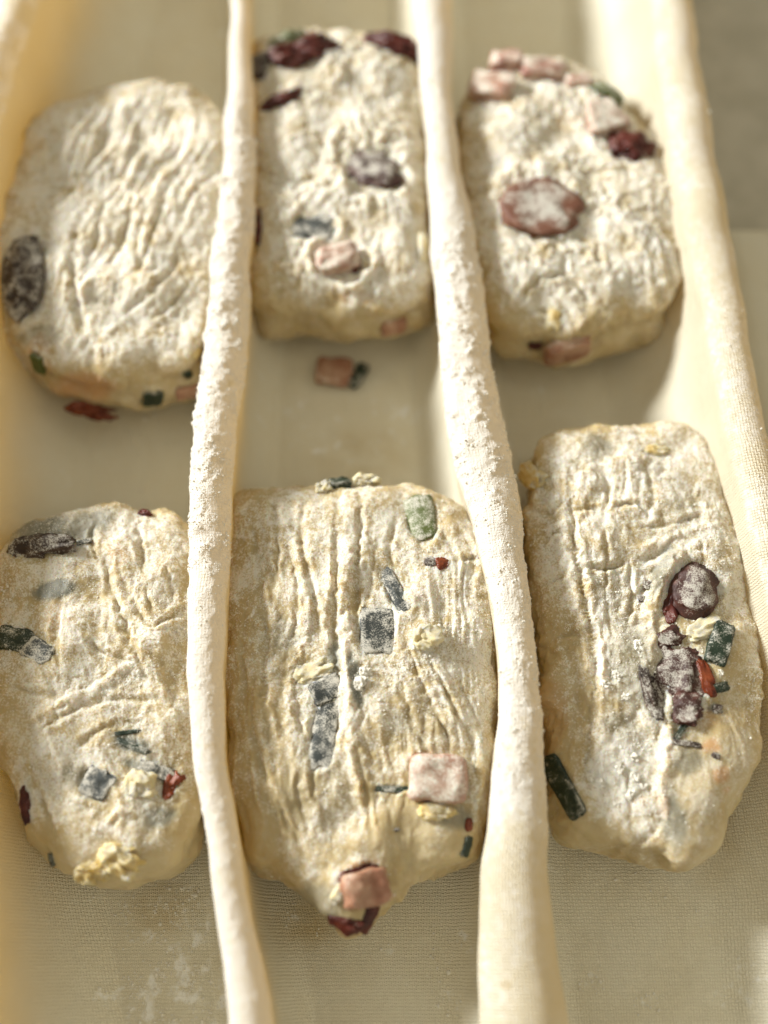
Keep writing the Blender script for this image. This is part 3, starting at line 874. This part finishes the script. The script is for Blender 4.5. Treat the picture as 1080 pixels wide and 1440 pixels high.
# ---- front left
fl_ = make_dough("lumpy dough piece with dusty grey leaves and a pale cheese crumb at its end",
    [(10, 778), (60, 738), (120, 716), (165, 708), (210, 722), (265, 732), (288, 770), (298, 850), (300, 960), (298, 1060), (292, 1140), (280, 1190), (250, 1225), (190, 1246), (125, 1240), (65, 1192),
     (32, 1130), (5, 1040), (-4, 920), (0, 830)],
    0.040, 400, 23, dict(dir=120, wrinkle=0.0017, crackle=0.0005, stipple=0.0005, flour=0.66),
    strokes=[
        ('groove', [(150, 780), (158, 830), (178, 880), (205, 950)], .11, .16),
        ('groove', [(90, 850), (84, 900), (88, 940)], .10, .13),
        ('groove', [(20, 965), (60, 978), (98, 985)], .10, .12),
        ('ridge', [(40, 1020), (100, 985), (150, 962), (190, 930)], .14, .12),
        ('groove', [(60, 1030), (110, 1000), (160, 985), (240, 985)], .10, .12),
        ('groove', [(110, 1050), (150, 1025), (200, 1015)], .09, .10),
        ('flap', [(262, 1055), (240, 990), (226, 940), (236, 895), (262, 870)], .12, .22),
        ('groove', [(175, 820), (212, 882), (235, 872), (262, 850)], .10, .16),
        ('groove', [(205, 830), (215, 860)], .09, .10), ('groove', [(235, 800), (244, 850)], .08, .09),
        ('groove', [(190, 735), (200, 770), (198, 800)], .10, .13),
        ('groove', [(140, 790), (128, 760), (135, 735)], .10, .12),
        ('groove', [(120, 905), (160, 925), (200, 935)], .09, .10),
        ('groove', [(30, 1080), (60, 1130), (75, 1170)], .10, .10),
        ('groove', [(200, 1130), (240, 1110), (270, 1080)], .08, .07), ('groove', [(225, 1150), (262, 1130)], .07, .06),
        ('ridge', [(150, 1165), (160, 1148), (180, 1142), (203, 1150)], .09, .10),
    ],
    bumps=[(110, 885, 28, 44, 8, .22), (178, 775, 30, 30, 0, .16), (185, 1168, 28, 26, 0, .14), (80, 745, 60, 22, -22, .22), (70, 860, 24, 30, 0, .12), (215, 920, 34, 40, 0, .12), (60, 1130, 24, 34, 0, .14)],
    pits=[(132, 1100, 26, 26, 20, .07), (238, 1100, 16, 24, 20, .08), (45, 905, 40, 22, 25, .06)],
    tints=[(80, 832, 36, 16, -8, .75, 'v'), (125, 740, 45, 18, -22, .55, 'v'), (60, 755, 50, 20, -22, .6, 'v'), (185, 1045, 30, 14, 15, .7, 'v'), (225, 1150, 28, 18, -10, .55, 'v'), (105, 1090, 22, 20, 0, .4, 'v'),
           (200, 1080, 40, 12, 20, .6, 'v'), (88, 870, 24, 20, 0, .22, 'r'), (165, 850, 26, 60, 0, -.25, 'f'), (150, 1170, 130, 70, 0, -.22, 'f'), (30, 930, 50, 160, 0, -.22, 'f'), (250, 940, 40, 60, 0, -.3, 'f'), (170, 785, 18, 12, 0, .3, 'r'), (230, 830, 40, 40, 0, -.15, 'f')],
    wets=[(190, 1225, 110, 32, -8, .75), (70, 1200, 60, 40, 40, .7), (265, 1160, 30, 60, 0, .5), (20, 1050, 25, 80, 0, .4)], gran=7000)
piece(fl_, "dried_tomato", 'dark_fruit', 55, 768, 92, 36, .75, -4, 'blob', .55, .2, label="dark wrinkled fruit under a flap of dough")
piece(fl_, "scallion_leaf", 'scallion', 22, 900, 56, 34, .3, 18, 'leaf', .45, .1)
piece(fl_, "scallion_leaf", 'scallion_dusty', 54, 915, 44, 30, .26, 35, 'leaf', .5, .12)
piece(fl_, "scallion_leaf", 'scallion_dusty', 138, 1103, 44, 42, .3, 24, 'leaf', .5, .14)
piece(fl_, "scallion_stem", 'scallion', 186, 1049, 52, 9, .16, 22, 'box', .5, .15)
piece(fl_, "scallion_stem", 'scallion', 180, 1030, 36, 6, .12, -8, 'box', .5, .15)
piece(fl_, "scallion_leaf", 'scallion_dusty', 222, 1084, 52, 17, .2, 18, 'leaf', .45, .15)
piece(fl_, "tomato_fragment", 'amber', 243, 1100, 24, 34, .32, 25, 'blob', .45, .22, label="glossy amber tomato fragment")
piece(fl_, "tomato_fragment", 'amber', 237, 1116, 17, 18, .26, 0, 'blob', .45, .2)
piece(fl_, "cheese_crumb", 'cheese_pale', 196, 1104, 36, 34, .45, 0, 'crumb', .4, .25)
piece(fl_, "cheese_crumb", 'cheese', 168, 1207, 54, 36, .65, 12, 'crumb', .4, .28, up=.2, label="pale yellow cheese crumb")
piece(fl_, "cheese_crumb", 'cheese', 130, 1226, 42, 28, .55, -12, 'crumb', .4, .28, up=.1)
piece(fl_, "dried_tomato", 'tomato', 36, 1130, 16, 52, .4, -14, 'blob', .5, .2, up=.1)
piece(fl_, "tomato_fragment", 'tomato', 203, 722, 18, 12, .3, 10, 'blob', .5, .2, up=.1)
piece(fl_, "scallion_stem", 'scallion', 74, 1208, 10, 18, .2, -10, 'box', .4, .2, up=.1)
piece(fl_, "scallion_leaf", 'scallion_dusty', 119, 762, 20, 7, .16, -20, 'leaf', .5, .1)

# ---- front right
fr = make_dough("dough piece torn open along one side, showing dark fruit, tomato skin and green leaves",
    [(742, 660), (775, 622), (810, 608), (870, 606), (930, 597), (980, 612), (1010, 668), (1036, 760), (1044, 850), (1049, 960), (1044, 1060), (1020, 1146), (984, 1200), (946, 1224), (910, 1210), (850, 1198),
     (785, 1186), (765, 1110), (752, 950), (738, 800)],
    0.041, 430, 37, dict(dir=95, wrinkle=0.0012, crackle=0.0007, stipple=0.0006, flour=0.70),
    strokes=[
        ('groove', [(802, 660), (805, 720), (808, 770), (822, 850), (836, 920), (832, 1000), (822, 1090)], .12, .19),
        ('groove', [(805, 722), (830, 718), (850, 722)], .08, .13), ('groove', [(862, 716), (885, 712), (910, 722)], .09, .19),
        ('groove', [(812, 800), (850, 800), (884, 792)], .08, .15),
        ('flap', [(965, 660), (920, 642), (860, 646), (822, 664), (806, 700)], .12, .17),
        ('groove', [(850, 660), (855, 700), (846, 740)], .10, .09), ('groove', [(880, 655), (878, 700)], .09, .08), ('groove', [(908, 650), (915, 700), (908, 730)], .10, .10),
        ('groove', [(845, 740), (852, 790), (850, 840), (860, 900)], .09, .10), ('groove', [(884, 790), (888, 840), (880, 890)], .09, .13),
        ('ridge', [(885, 775), (925, 765), (965, 748), (1005, 738)], .13, .14), ('groove', [(895, 792), (935, 778), (960, 772)], .10, .15),
        ('groove', [(900, 745), (940, 740), (985, 725)], .08, .10),
        ('ridge', [(966, 772), (936, 792), (922, 840), (914, 890), (918, 940)], .22, .34),
        ('ridge', [(938, 960), (940, 1010), (934, 1062)], .14, .22),
        ('flap', [(936, 1050), (924, 1100), (934, 1150), (900, 1192)], .12, .26),
        ('groove', [(760, 820), (790, 810), (800, 790)], .09, .10), ('groove', [(765, 770), (780, 750), (800, 752)], .09, .10),
        ('groove', [(765, 900), (800, 890), (832, 900)], .09, .08),
        ('ridge', [(840, 930), (850, 990), (845, 1060)], .22, .14), ('groove', [(870, 1050), (885, 1100), (890, 1140)], .10, .10),
        ('groove', [(740, 690), (770, 720), (800, 700)], .10, .10),
    ],
    bumps=[(865, 985, 38, 30, 0, .16), (980, 800, 45, 45, 0, .10), (890, 1150, 34, 40, 0, .16), (830, 690, 24, 26, 0, .10), (800, 620, 50, 20, 0, .05), (1000, 1120, 45, 70, 20, .10), (950, 960, 30, 40, 0, -.12), (850, 770, 24, 20, 0, .10)],
    pits=[(975, 830, 40, 42, 20, .16), (955, 945, 48, 50, 20, .10), (1010, 905, 22, 40, 25, .06), (793, 1105, 20, 46, -28, .05)],
    tints=[(840, 630, 28, 18, 10, .4, 'v'), (930, 800, 14, 50, 18, .5, 'v'), (965, 1070, 26, 20, 0, .42, 'v'), (945, 1150, 20, 46, -10, .5, 'v'), (905, 965, 22, 26, 0, .4, 'v'), (870, 1020, 34, 20, 0, .3, 'v'), (885, 920, 40, 60, 0, .38, 'v'),
           (1000, 1050, 14, 10, 0, .5, 'r'), (1010, 1090, 12, 14, 20, .55, 'r'), (1020, 1110, 10, 6, -40, .45, 'r'), (985, 1010, 30, 16, 0, .25, 'r'), (930, 1130, 14, 20, 0, .3, 'r'), (1002, 998, 10, 8, 0, .7, 'v'), (895, 1130, 14, 20, 0, .3, 'r'),
           (870, 1090, 45, 70, 0, .35, 'f'), (950, 930, 30, 30, 0, .2, 'f'), (990, 1130, 25, 20, 0, .9, 'f'), (1000, 640, 60, 60, 0, .15, 'f'), (785, 980, 55, 150, 0, -.42, 'f'), (770, 1010, 30, 60, 0, .22, 'r'), (820, 1150, 80, 40, 0, -.3, 'f'), (920, 830, 12, 50, 15, -.4, 'f')],
    wets=[(1000, 1100, 62, 120, 12, .9), (1025, 960, 30, 110, 0, .8), (800, 1180, 70, 28, 0, .7), (960, 900, 60, 70, 0, .45), (990, 880, 30, 30, 0, .6), (850, 980, 40, 30, 0, .4)], gran=8000)
piece(fr, "dark_fruit", 'tomato_dusty', 975, 832, 66, 92, .9, 28, 'blob', .42, .12, label="plump purple fruit under powdery flour")
piece(fr, "dried_tomato", 'tomato', 944, 850, 24, 60, .4, 20, 'blob', .58, .2)
piece(fr, "dried_tomato", 'tomato_dusty', 952, 945, 92, 84, .55, 10, 'blob', .42, .17, fold=.12, label="torn dark tomato skin under flour")
piece(fr, "tomato_fragment", 'amber', 992, 954, 20, 56, .35, -14, 'blob', .42, .15, label="glossy red tomato edge")
piece(fr, "tomato_fragment", 'tomato_dusty', 964, 996, 44, 44, .35, 20, 'blob', .5, .18)
piece(fr, "dried_tomato", 'tomato_dusty', 940, 898, 44, 26, .3, -20, 'blob', .52, .2)
piece(fr, "dried_tomato", 'dark_fruit', 915, 972, 24, 74, .35, -12, 'blob', .5, .3)
piece(fr, "scallion_leaf", 'scallion', 1012, 905, 30, 66, .3, 26, 'leaf', .4, .08, label="dark green leaf strip sticking out")
piece(fr, "scallion_leaf", 'scallion', 1012, 967, 26, 13, .22, -14, 'leaf', .35, .08)
piece(fr, "scallion_stem", 'scallion', 958, 1028, 8, 54, .16, 40, 'box', .45, .2)
piece(fr, "scallion_stem", 'dark_fruit', 965, 1046, 40, 8, .14, 8, 'box', .45, .2)
piece(fr, "scallion_leaf", 'scallion', 793, 1106, 32, 92, .26, -28, 'leaf', .30, .05, up=.2, label="dark green leaf strip against the fold")
piece(fr, "cheese_crumb", 'cheese_pale', 992, 886, 56, 26, .32, -24, 'crumb', .45, .2)
piece(fr, "cheese_crumb", 'cheese', 748, 672, 30, 62, .5, -38, 'crumb', .45, .15, up=.2)
piece(fr, "cheese_crumb", 'cheese', 922, 633, 34, 14, .25, 0, 'crumb', .55, .2)
piece(fr, "peppercorn", 'dark_fruit', 911, 823, 13, 12, .2, 20, 'crumb', .35, .2)
piece(fr, "peppercorn", 'dark_fruit', 902, 842, 8, 10, .14, 0, 'crumb', .35, .2)
piece(fr, "tomato_fragment", 'dark_fruit', 1009, 997, 14, 13, .14, 0, 'crumb', .5, .2)
piece(fr, "tomato_fragment", 'dark_fruit', 1007, 1063, 12, 8, .12, 20, 'crumb', .5, .2)
piece(fr, "dried_tomato", 'tomato', 1045, 785, 10, 26, .4, -8, 'blob', .4, .15, up=.1)
for (a_, b_, w_) in ((896, 908, 17), (866, 950, 15), (850, 962, 12), (880, 980, 12), (893, 1092, 14), (872, 1078, 15), (905, 1105, 12), (886, 1118, 16), (867, 1130, 10), (845, 1100, 12), (1010, 930, 12), (1013, 945, 8), (892, 1065, 13), (830, 1092, 12)):
    piece(fr, "flour_lump", 'flour', a_, b_, w_ * .8, w_ * .65, w_ * .009, a_ * 7 % 90, 'crumb', .5, .5)


# ---- back left
bl = make_dough("finely wrinkled pale dough piece with one dark floured fruit in its side",
    [(62, 180), (130, 146), (200, 132), (250, 132), (300, 152), (330, 200), (338, 300), (325, 430), (305, 520), (282, 562), (200, 574), (110, 572), (52, 535), (16, 490), (6, 400), (12, 320), (36, 240)],
    0.043, 330, 51, dict(dir=72, lip=2.4, wrinkle=0.0027, crackle=0.0007, stipple=0.0007, flour=0.74),
    strokes=[('groove', [(108, 325), (106, 380), (110, 430), (124, 480)], .16, .22), ('groove', [(60, 300), (90, 290), (110, 260)], .14, .14), ('ridge', [(120, 420), (132, 400), (165, 405), (170, 440)], .2, .12),
             ('groove', [(150, 280), (140, 330), (122, 380)], .13, .16), ('groove', [(190, 260), (180, 320), (150, 390)], .13, .16), ('groove', [(230, 290), (210, 350), (190, 400)], .13, .16), ('groove', [(260, 330), (230, 400), (180, 440)], .13, .16),
             ('groove', [(280, 260), (255, 300)], .13, .14), ('groove', [(205, 300), (195, 350), (200, 390)], .12, .12), ('groove', [(170, 230), (160, 250), (200, 240)], .13, .12), ('groove', [(280, 380), (240, 430), (210, 450)], .12, .12)],
    bumps=[(90, 200, 45, 45, 0, .25), (185, 220, 30, 20, 0, .12), (280, 215, 30, 20, 0, .12), (280, 275, 26, 20, 0, .12), (140, 430, 30, 30, 0, .12)],
    pits=[(34, 392, 36, 62, -6, .10)],
    tints=[(190, 215, 30, 20, 0, .25, 'v'), (140, 430, 24, 20, 0, .3, 'v'), (60, 475, 40, 16, 0, .4, 'v'), (165, 412, 5, 12, 0, .5, 'v'), (120, 545, 50, 22, 0, .55, 'r'), (60, 500, 20, 30, 0, .35, 'r'), (280, 190, 14, 10, 0, .2, 'v')],
    wets=[(180, 540, 150, 40, 0, .5)], gran=900)
piece(bl, "dark_fruit", 'dark_fruit', 34, 392, 62, 122, .95, -4, 'blob', .38, .14, label="elongated dark brown fruit dusted with flour")
piece(bl, "scallion_leaf", 'scallion_green', 54, 512, 18, 38, .25, 12, 'leaf', .4, .1, up=.0)
piece(bl, "scallion_leaf", 'scallion', 215, 560, 26, 32, .25, 30, 'leaf', .4, .1, up=.0)
piece(bl, "scallion_leaf", 'scallion', 264, 526, 11, 18, .2, -10, 'leaf', .4, .1, up=.0)
piece(bl, "ham_cube", 'ham_bare', 265, 550, 36, 20, .4, 5, 'box', .5, .15, up=.0)
piece(bl, "dried_tomato", 'amber', 125, 577, 62, 20, .5, 8, 'blob', .45, .3, up=.0)
piece(bl, "cheese_crumb", 'cheese', 275, 497, 18, 14, .25, 0, 'crumb', .5, .2, up=.0)

# ---- back middle
bm_ = make_dough("narrow stippled dough piece with dark fruit caps along its far end",
    [(356, 90), (390, 70), (430, 62), (480, 62), (540, 70), (582, 95), (597, 150), (602, 250), (608, 360), (610, 440), (585, 472), (530, 482), (450, 482), (380, 474), (352, 440), (350, 320), (348, 180)],
    0.043, 300, 67, dict(dir=100, lip=1.6, wrinkle=0.0012, crackle=0.0008, stipple=0.0016, flour=0.74, grain=.0002),
    strokes=[('ridge', [(530, 220), (545, 190), (580, 185), (596, 200)], .22, .22), ('ridge', [(470, 395), (500, 400), (525, 375), (528, 345)], .16, .24), ('groove', [(470, 260), (480, 200), (500, 180)], .18, .2), ('groove', [(360, 420), (430, 440), (520, 430)], .2, .14)],
    bumps=[(500, 110, 60, 40, 0, .18), (400, 130, 30, 12, -20, .15), (560, 290, 30, 40, 0, .1), (570, 205, 24, 22, 0, .14)],
    pits=[(525, 238, 52, 40, 30, .22), (438, 322, 38, 20, 0, .12), (478, 368, 40, 32, 0, .16), (395, 142, 34, 14, -25, .12)],
    tints=[(430, 110, 30, 12, -20, .3, 'v'), (560, 170, 18, 10, 0, .15, 'r'), (500, 420, 30, 10, 0, .35, 'r'), (400, 410, 40, 50, 0, -.3, 'f')], wets=[(480, 460, 130, 30, 0, .4), (365, 330, 18, 130, 0, .4)], gran=900)
piece(bm_, "dried_tomato", 'tomato_dusty', 526, 240, 96, 62, .75, 34, 'blob', .38, .14, fold=.12, label="floured purple fruit set in a hollow")
piece(bm_, "scallion_leaf", 'scallion_dusty', 438, 322, 66, 36, .3, 4, 'leaf', .4, .15)
piece(bm_, "ham_cube", 'ham', 474, 368, 58, 42, .9, -12, 'box', .42, .16)
piece(bm_, "dried_tomato", 'tomato', 498, 372, 22, 28, .4, 20, 'blob', .5, .2)
piece(bm_, "dried_tomato", 'tomato', 425, 78, 92, 44, 1.0, -14, 'blob', .38, .28, up=.3, label="dark red fruit cap on the far edge")
piece(bm_, "olive_slice", 'scallion_green', 412, 60, 70, 26, .7, -16, 'blob', .4, .2, up=.3)
piece(bm_, "dried_tomato", 'dark_fruit', 364, 96, 30, 42, .8, 0, 'blob', .4, .2)
piece(bm_, "dried_tomato", 'tomato', 395, 142, 62, 17, .5, -22, 'blob', .45, .2)
piece(bm_, "dried_tomato", 'tomato', 552, 66, 84, 28, .9, 26, 'blob', .4, .25, up=.2)
piece(bm_, "cheese_crumb", 'cheese_pale', 594, 353, 15, 54, .45, 0, 'crumb', .45, .1, up=.0)
piece(bm_, "dried_tomato", 'tomato', 364, 318, 10, 52, .4, 0, 'blob', .5, .2, up=.0)
piece(bm_, "ham_cube", 'ham_bare', 553, 459, 36, 26, .4, 0, 'box', .5, .2, up=.0)

# ---- back right
br = make_dough("rounded dough piece with a floured sausage disc and pink ham cubes on its far edge",
    [(645, 150), (685, 110), (760, 101), (830, 122), (888, 185), (932, 240), (956, 320), (954, 400), (930, 460), (870, 492), (800, 514), (740, 512), (692, 498), (664, 430), (645, 300), (638, 210)],
    0.043, 330, 83, dict(dir=110, lip=1.8, wrinkle=0.0015, crackle=0.0008, stipple=0.0013, flour=0.74, grain=.0002),
    strokes=[('groove', [(797, 335), (794, 370), (790, 388), (765, 392), (748, 402), (735, 420)], .10, .22), ('groove', [(790, 388), (812, 402), (830, 420)], .09, .16), ('groove', [(840, 345), (842, 380), (850, 400)], .14, .14),
             ('groove', [(820, 250), (850, 245), (900, 250)], .16, .14), ('ridge', [(770, 490), (800, 460), (840, 430)], .18, .18), ('groove', [(700, 440), (760, 430), (800, 440)], .14, .10), ('groove', [(800, 220), (790, 240), (815, 250)], .12, .12)],
    bumps=[(880, 290, 60, 60, 0, .18), (720, 200, 50, 30, 0, .1), (775, 130, 22, 18, 0, .15), (900, 440, 60, 40, 0, .1)],
    pits=[(757, 294, 58, 48, 5, .18), (884, 206, 36, 32, 0, .10)],
    tints=[(700, 190, 24, 20, 0, .15, 'v'), (800, 165, 20, 14, 0, .2, 'r'), (700, 470, 80, 40, 0, -.3, 'f'), (860, 450, 60, 40, 0, -.2, 'f')], wets=[(780, 490, 130, 28, 0, .45)], gran=900)
piece(br, "sausage_slice", 'sausage', 757, 294, 108, 92, .6, 10, 'disc', .40, .12, label="round sausage slice crusted with flour")
piece(br, "ham_cube", 'ham', 692, 126, 64, 42, .9, 20, 'box', .35, .12)
piece(br, "bacon_cube", 'bacon', 712, 92, 46, 36, .9, 10, 'box', .4, .14)
piece(br, "bacon_cube", 'bacon', 762, 102, 62, 34, .8, 4, 'box', .38, .14)
piece(br, "ham_cube", 'ham', 815, 116, 36, 22, .5, 5, 'box', .45, .14)
piece(br, "scallion_leaf", 'scallion_green', 852, 134, 50, 16, .3, 32, 'leaf', .3, .1, curl=.2)
piece(br, "ham_cube", 'ham', 848, 168, 50, 56, .8, -20, 'box', .4, .14, taper=.3)
piece(br, "dried_tomato", 'tomato', 884, 206, 62, 56, .8, 0, 'blob', .4, .2, fold=.2, label="dark red wrinkled tomato")
piece(br, "ham_cube", 'ham_bare', 797, 492, 62, 42, .6, -10, 'box', .45, .15, up=.0)
piece(br, "dried_tomato", 'tomato', 752, 486, 18, 14, .3, 0, 'blob', .5, .2, up=.0)
piece(br, "cheese_crumb", 'cheese', 780, 445, 20, 40, .25, 10, 'crumb', .55, .2, up=.0)
piece(br, "scallion_leaf", 'scallion', 958, 320, 7, 36, .25, -4, 'leaf', .4, .1, up=.0)

# ---- loose bits lying on the cloth
def loose(name, mat, px, py, lx, ly, th, rot, shape, label, cat):
    q = P(px, py, 0.002)
    dg = dict(root=None, cen=np.zeros(3), p=q[None], n=np.array([[0, 0, 1.0]]), fx=np.array([px]), fy=np.array([py]), fd=np.array([(q - CAM) @ D]))
    tag(piece(dg, name, mat, px, py, lx, ly, th, rot, shape, 0, .15), label, cat)
loose("ham_cube", 'ham_bare', 470, 524, 50, 42, .28, 8, 'box', "small pink ham cube lying loose on the linen", "ham")
loose("scallion_leaf", 'scallion', 504, 530, 17, 40, .2, 30, 'leaf', "thin dark green leaf lying loose on the linen beside a ham cube", "leaf")
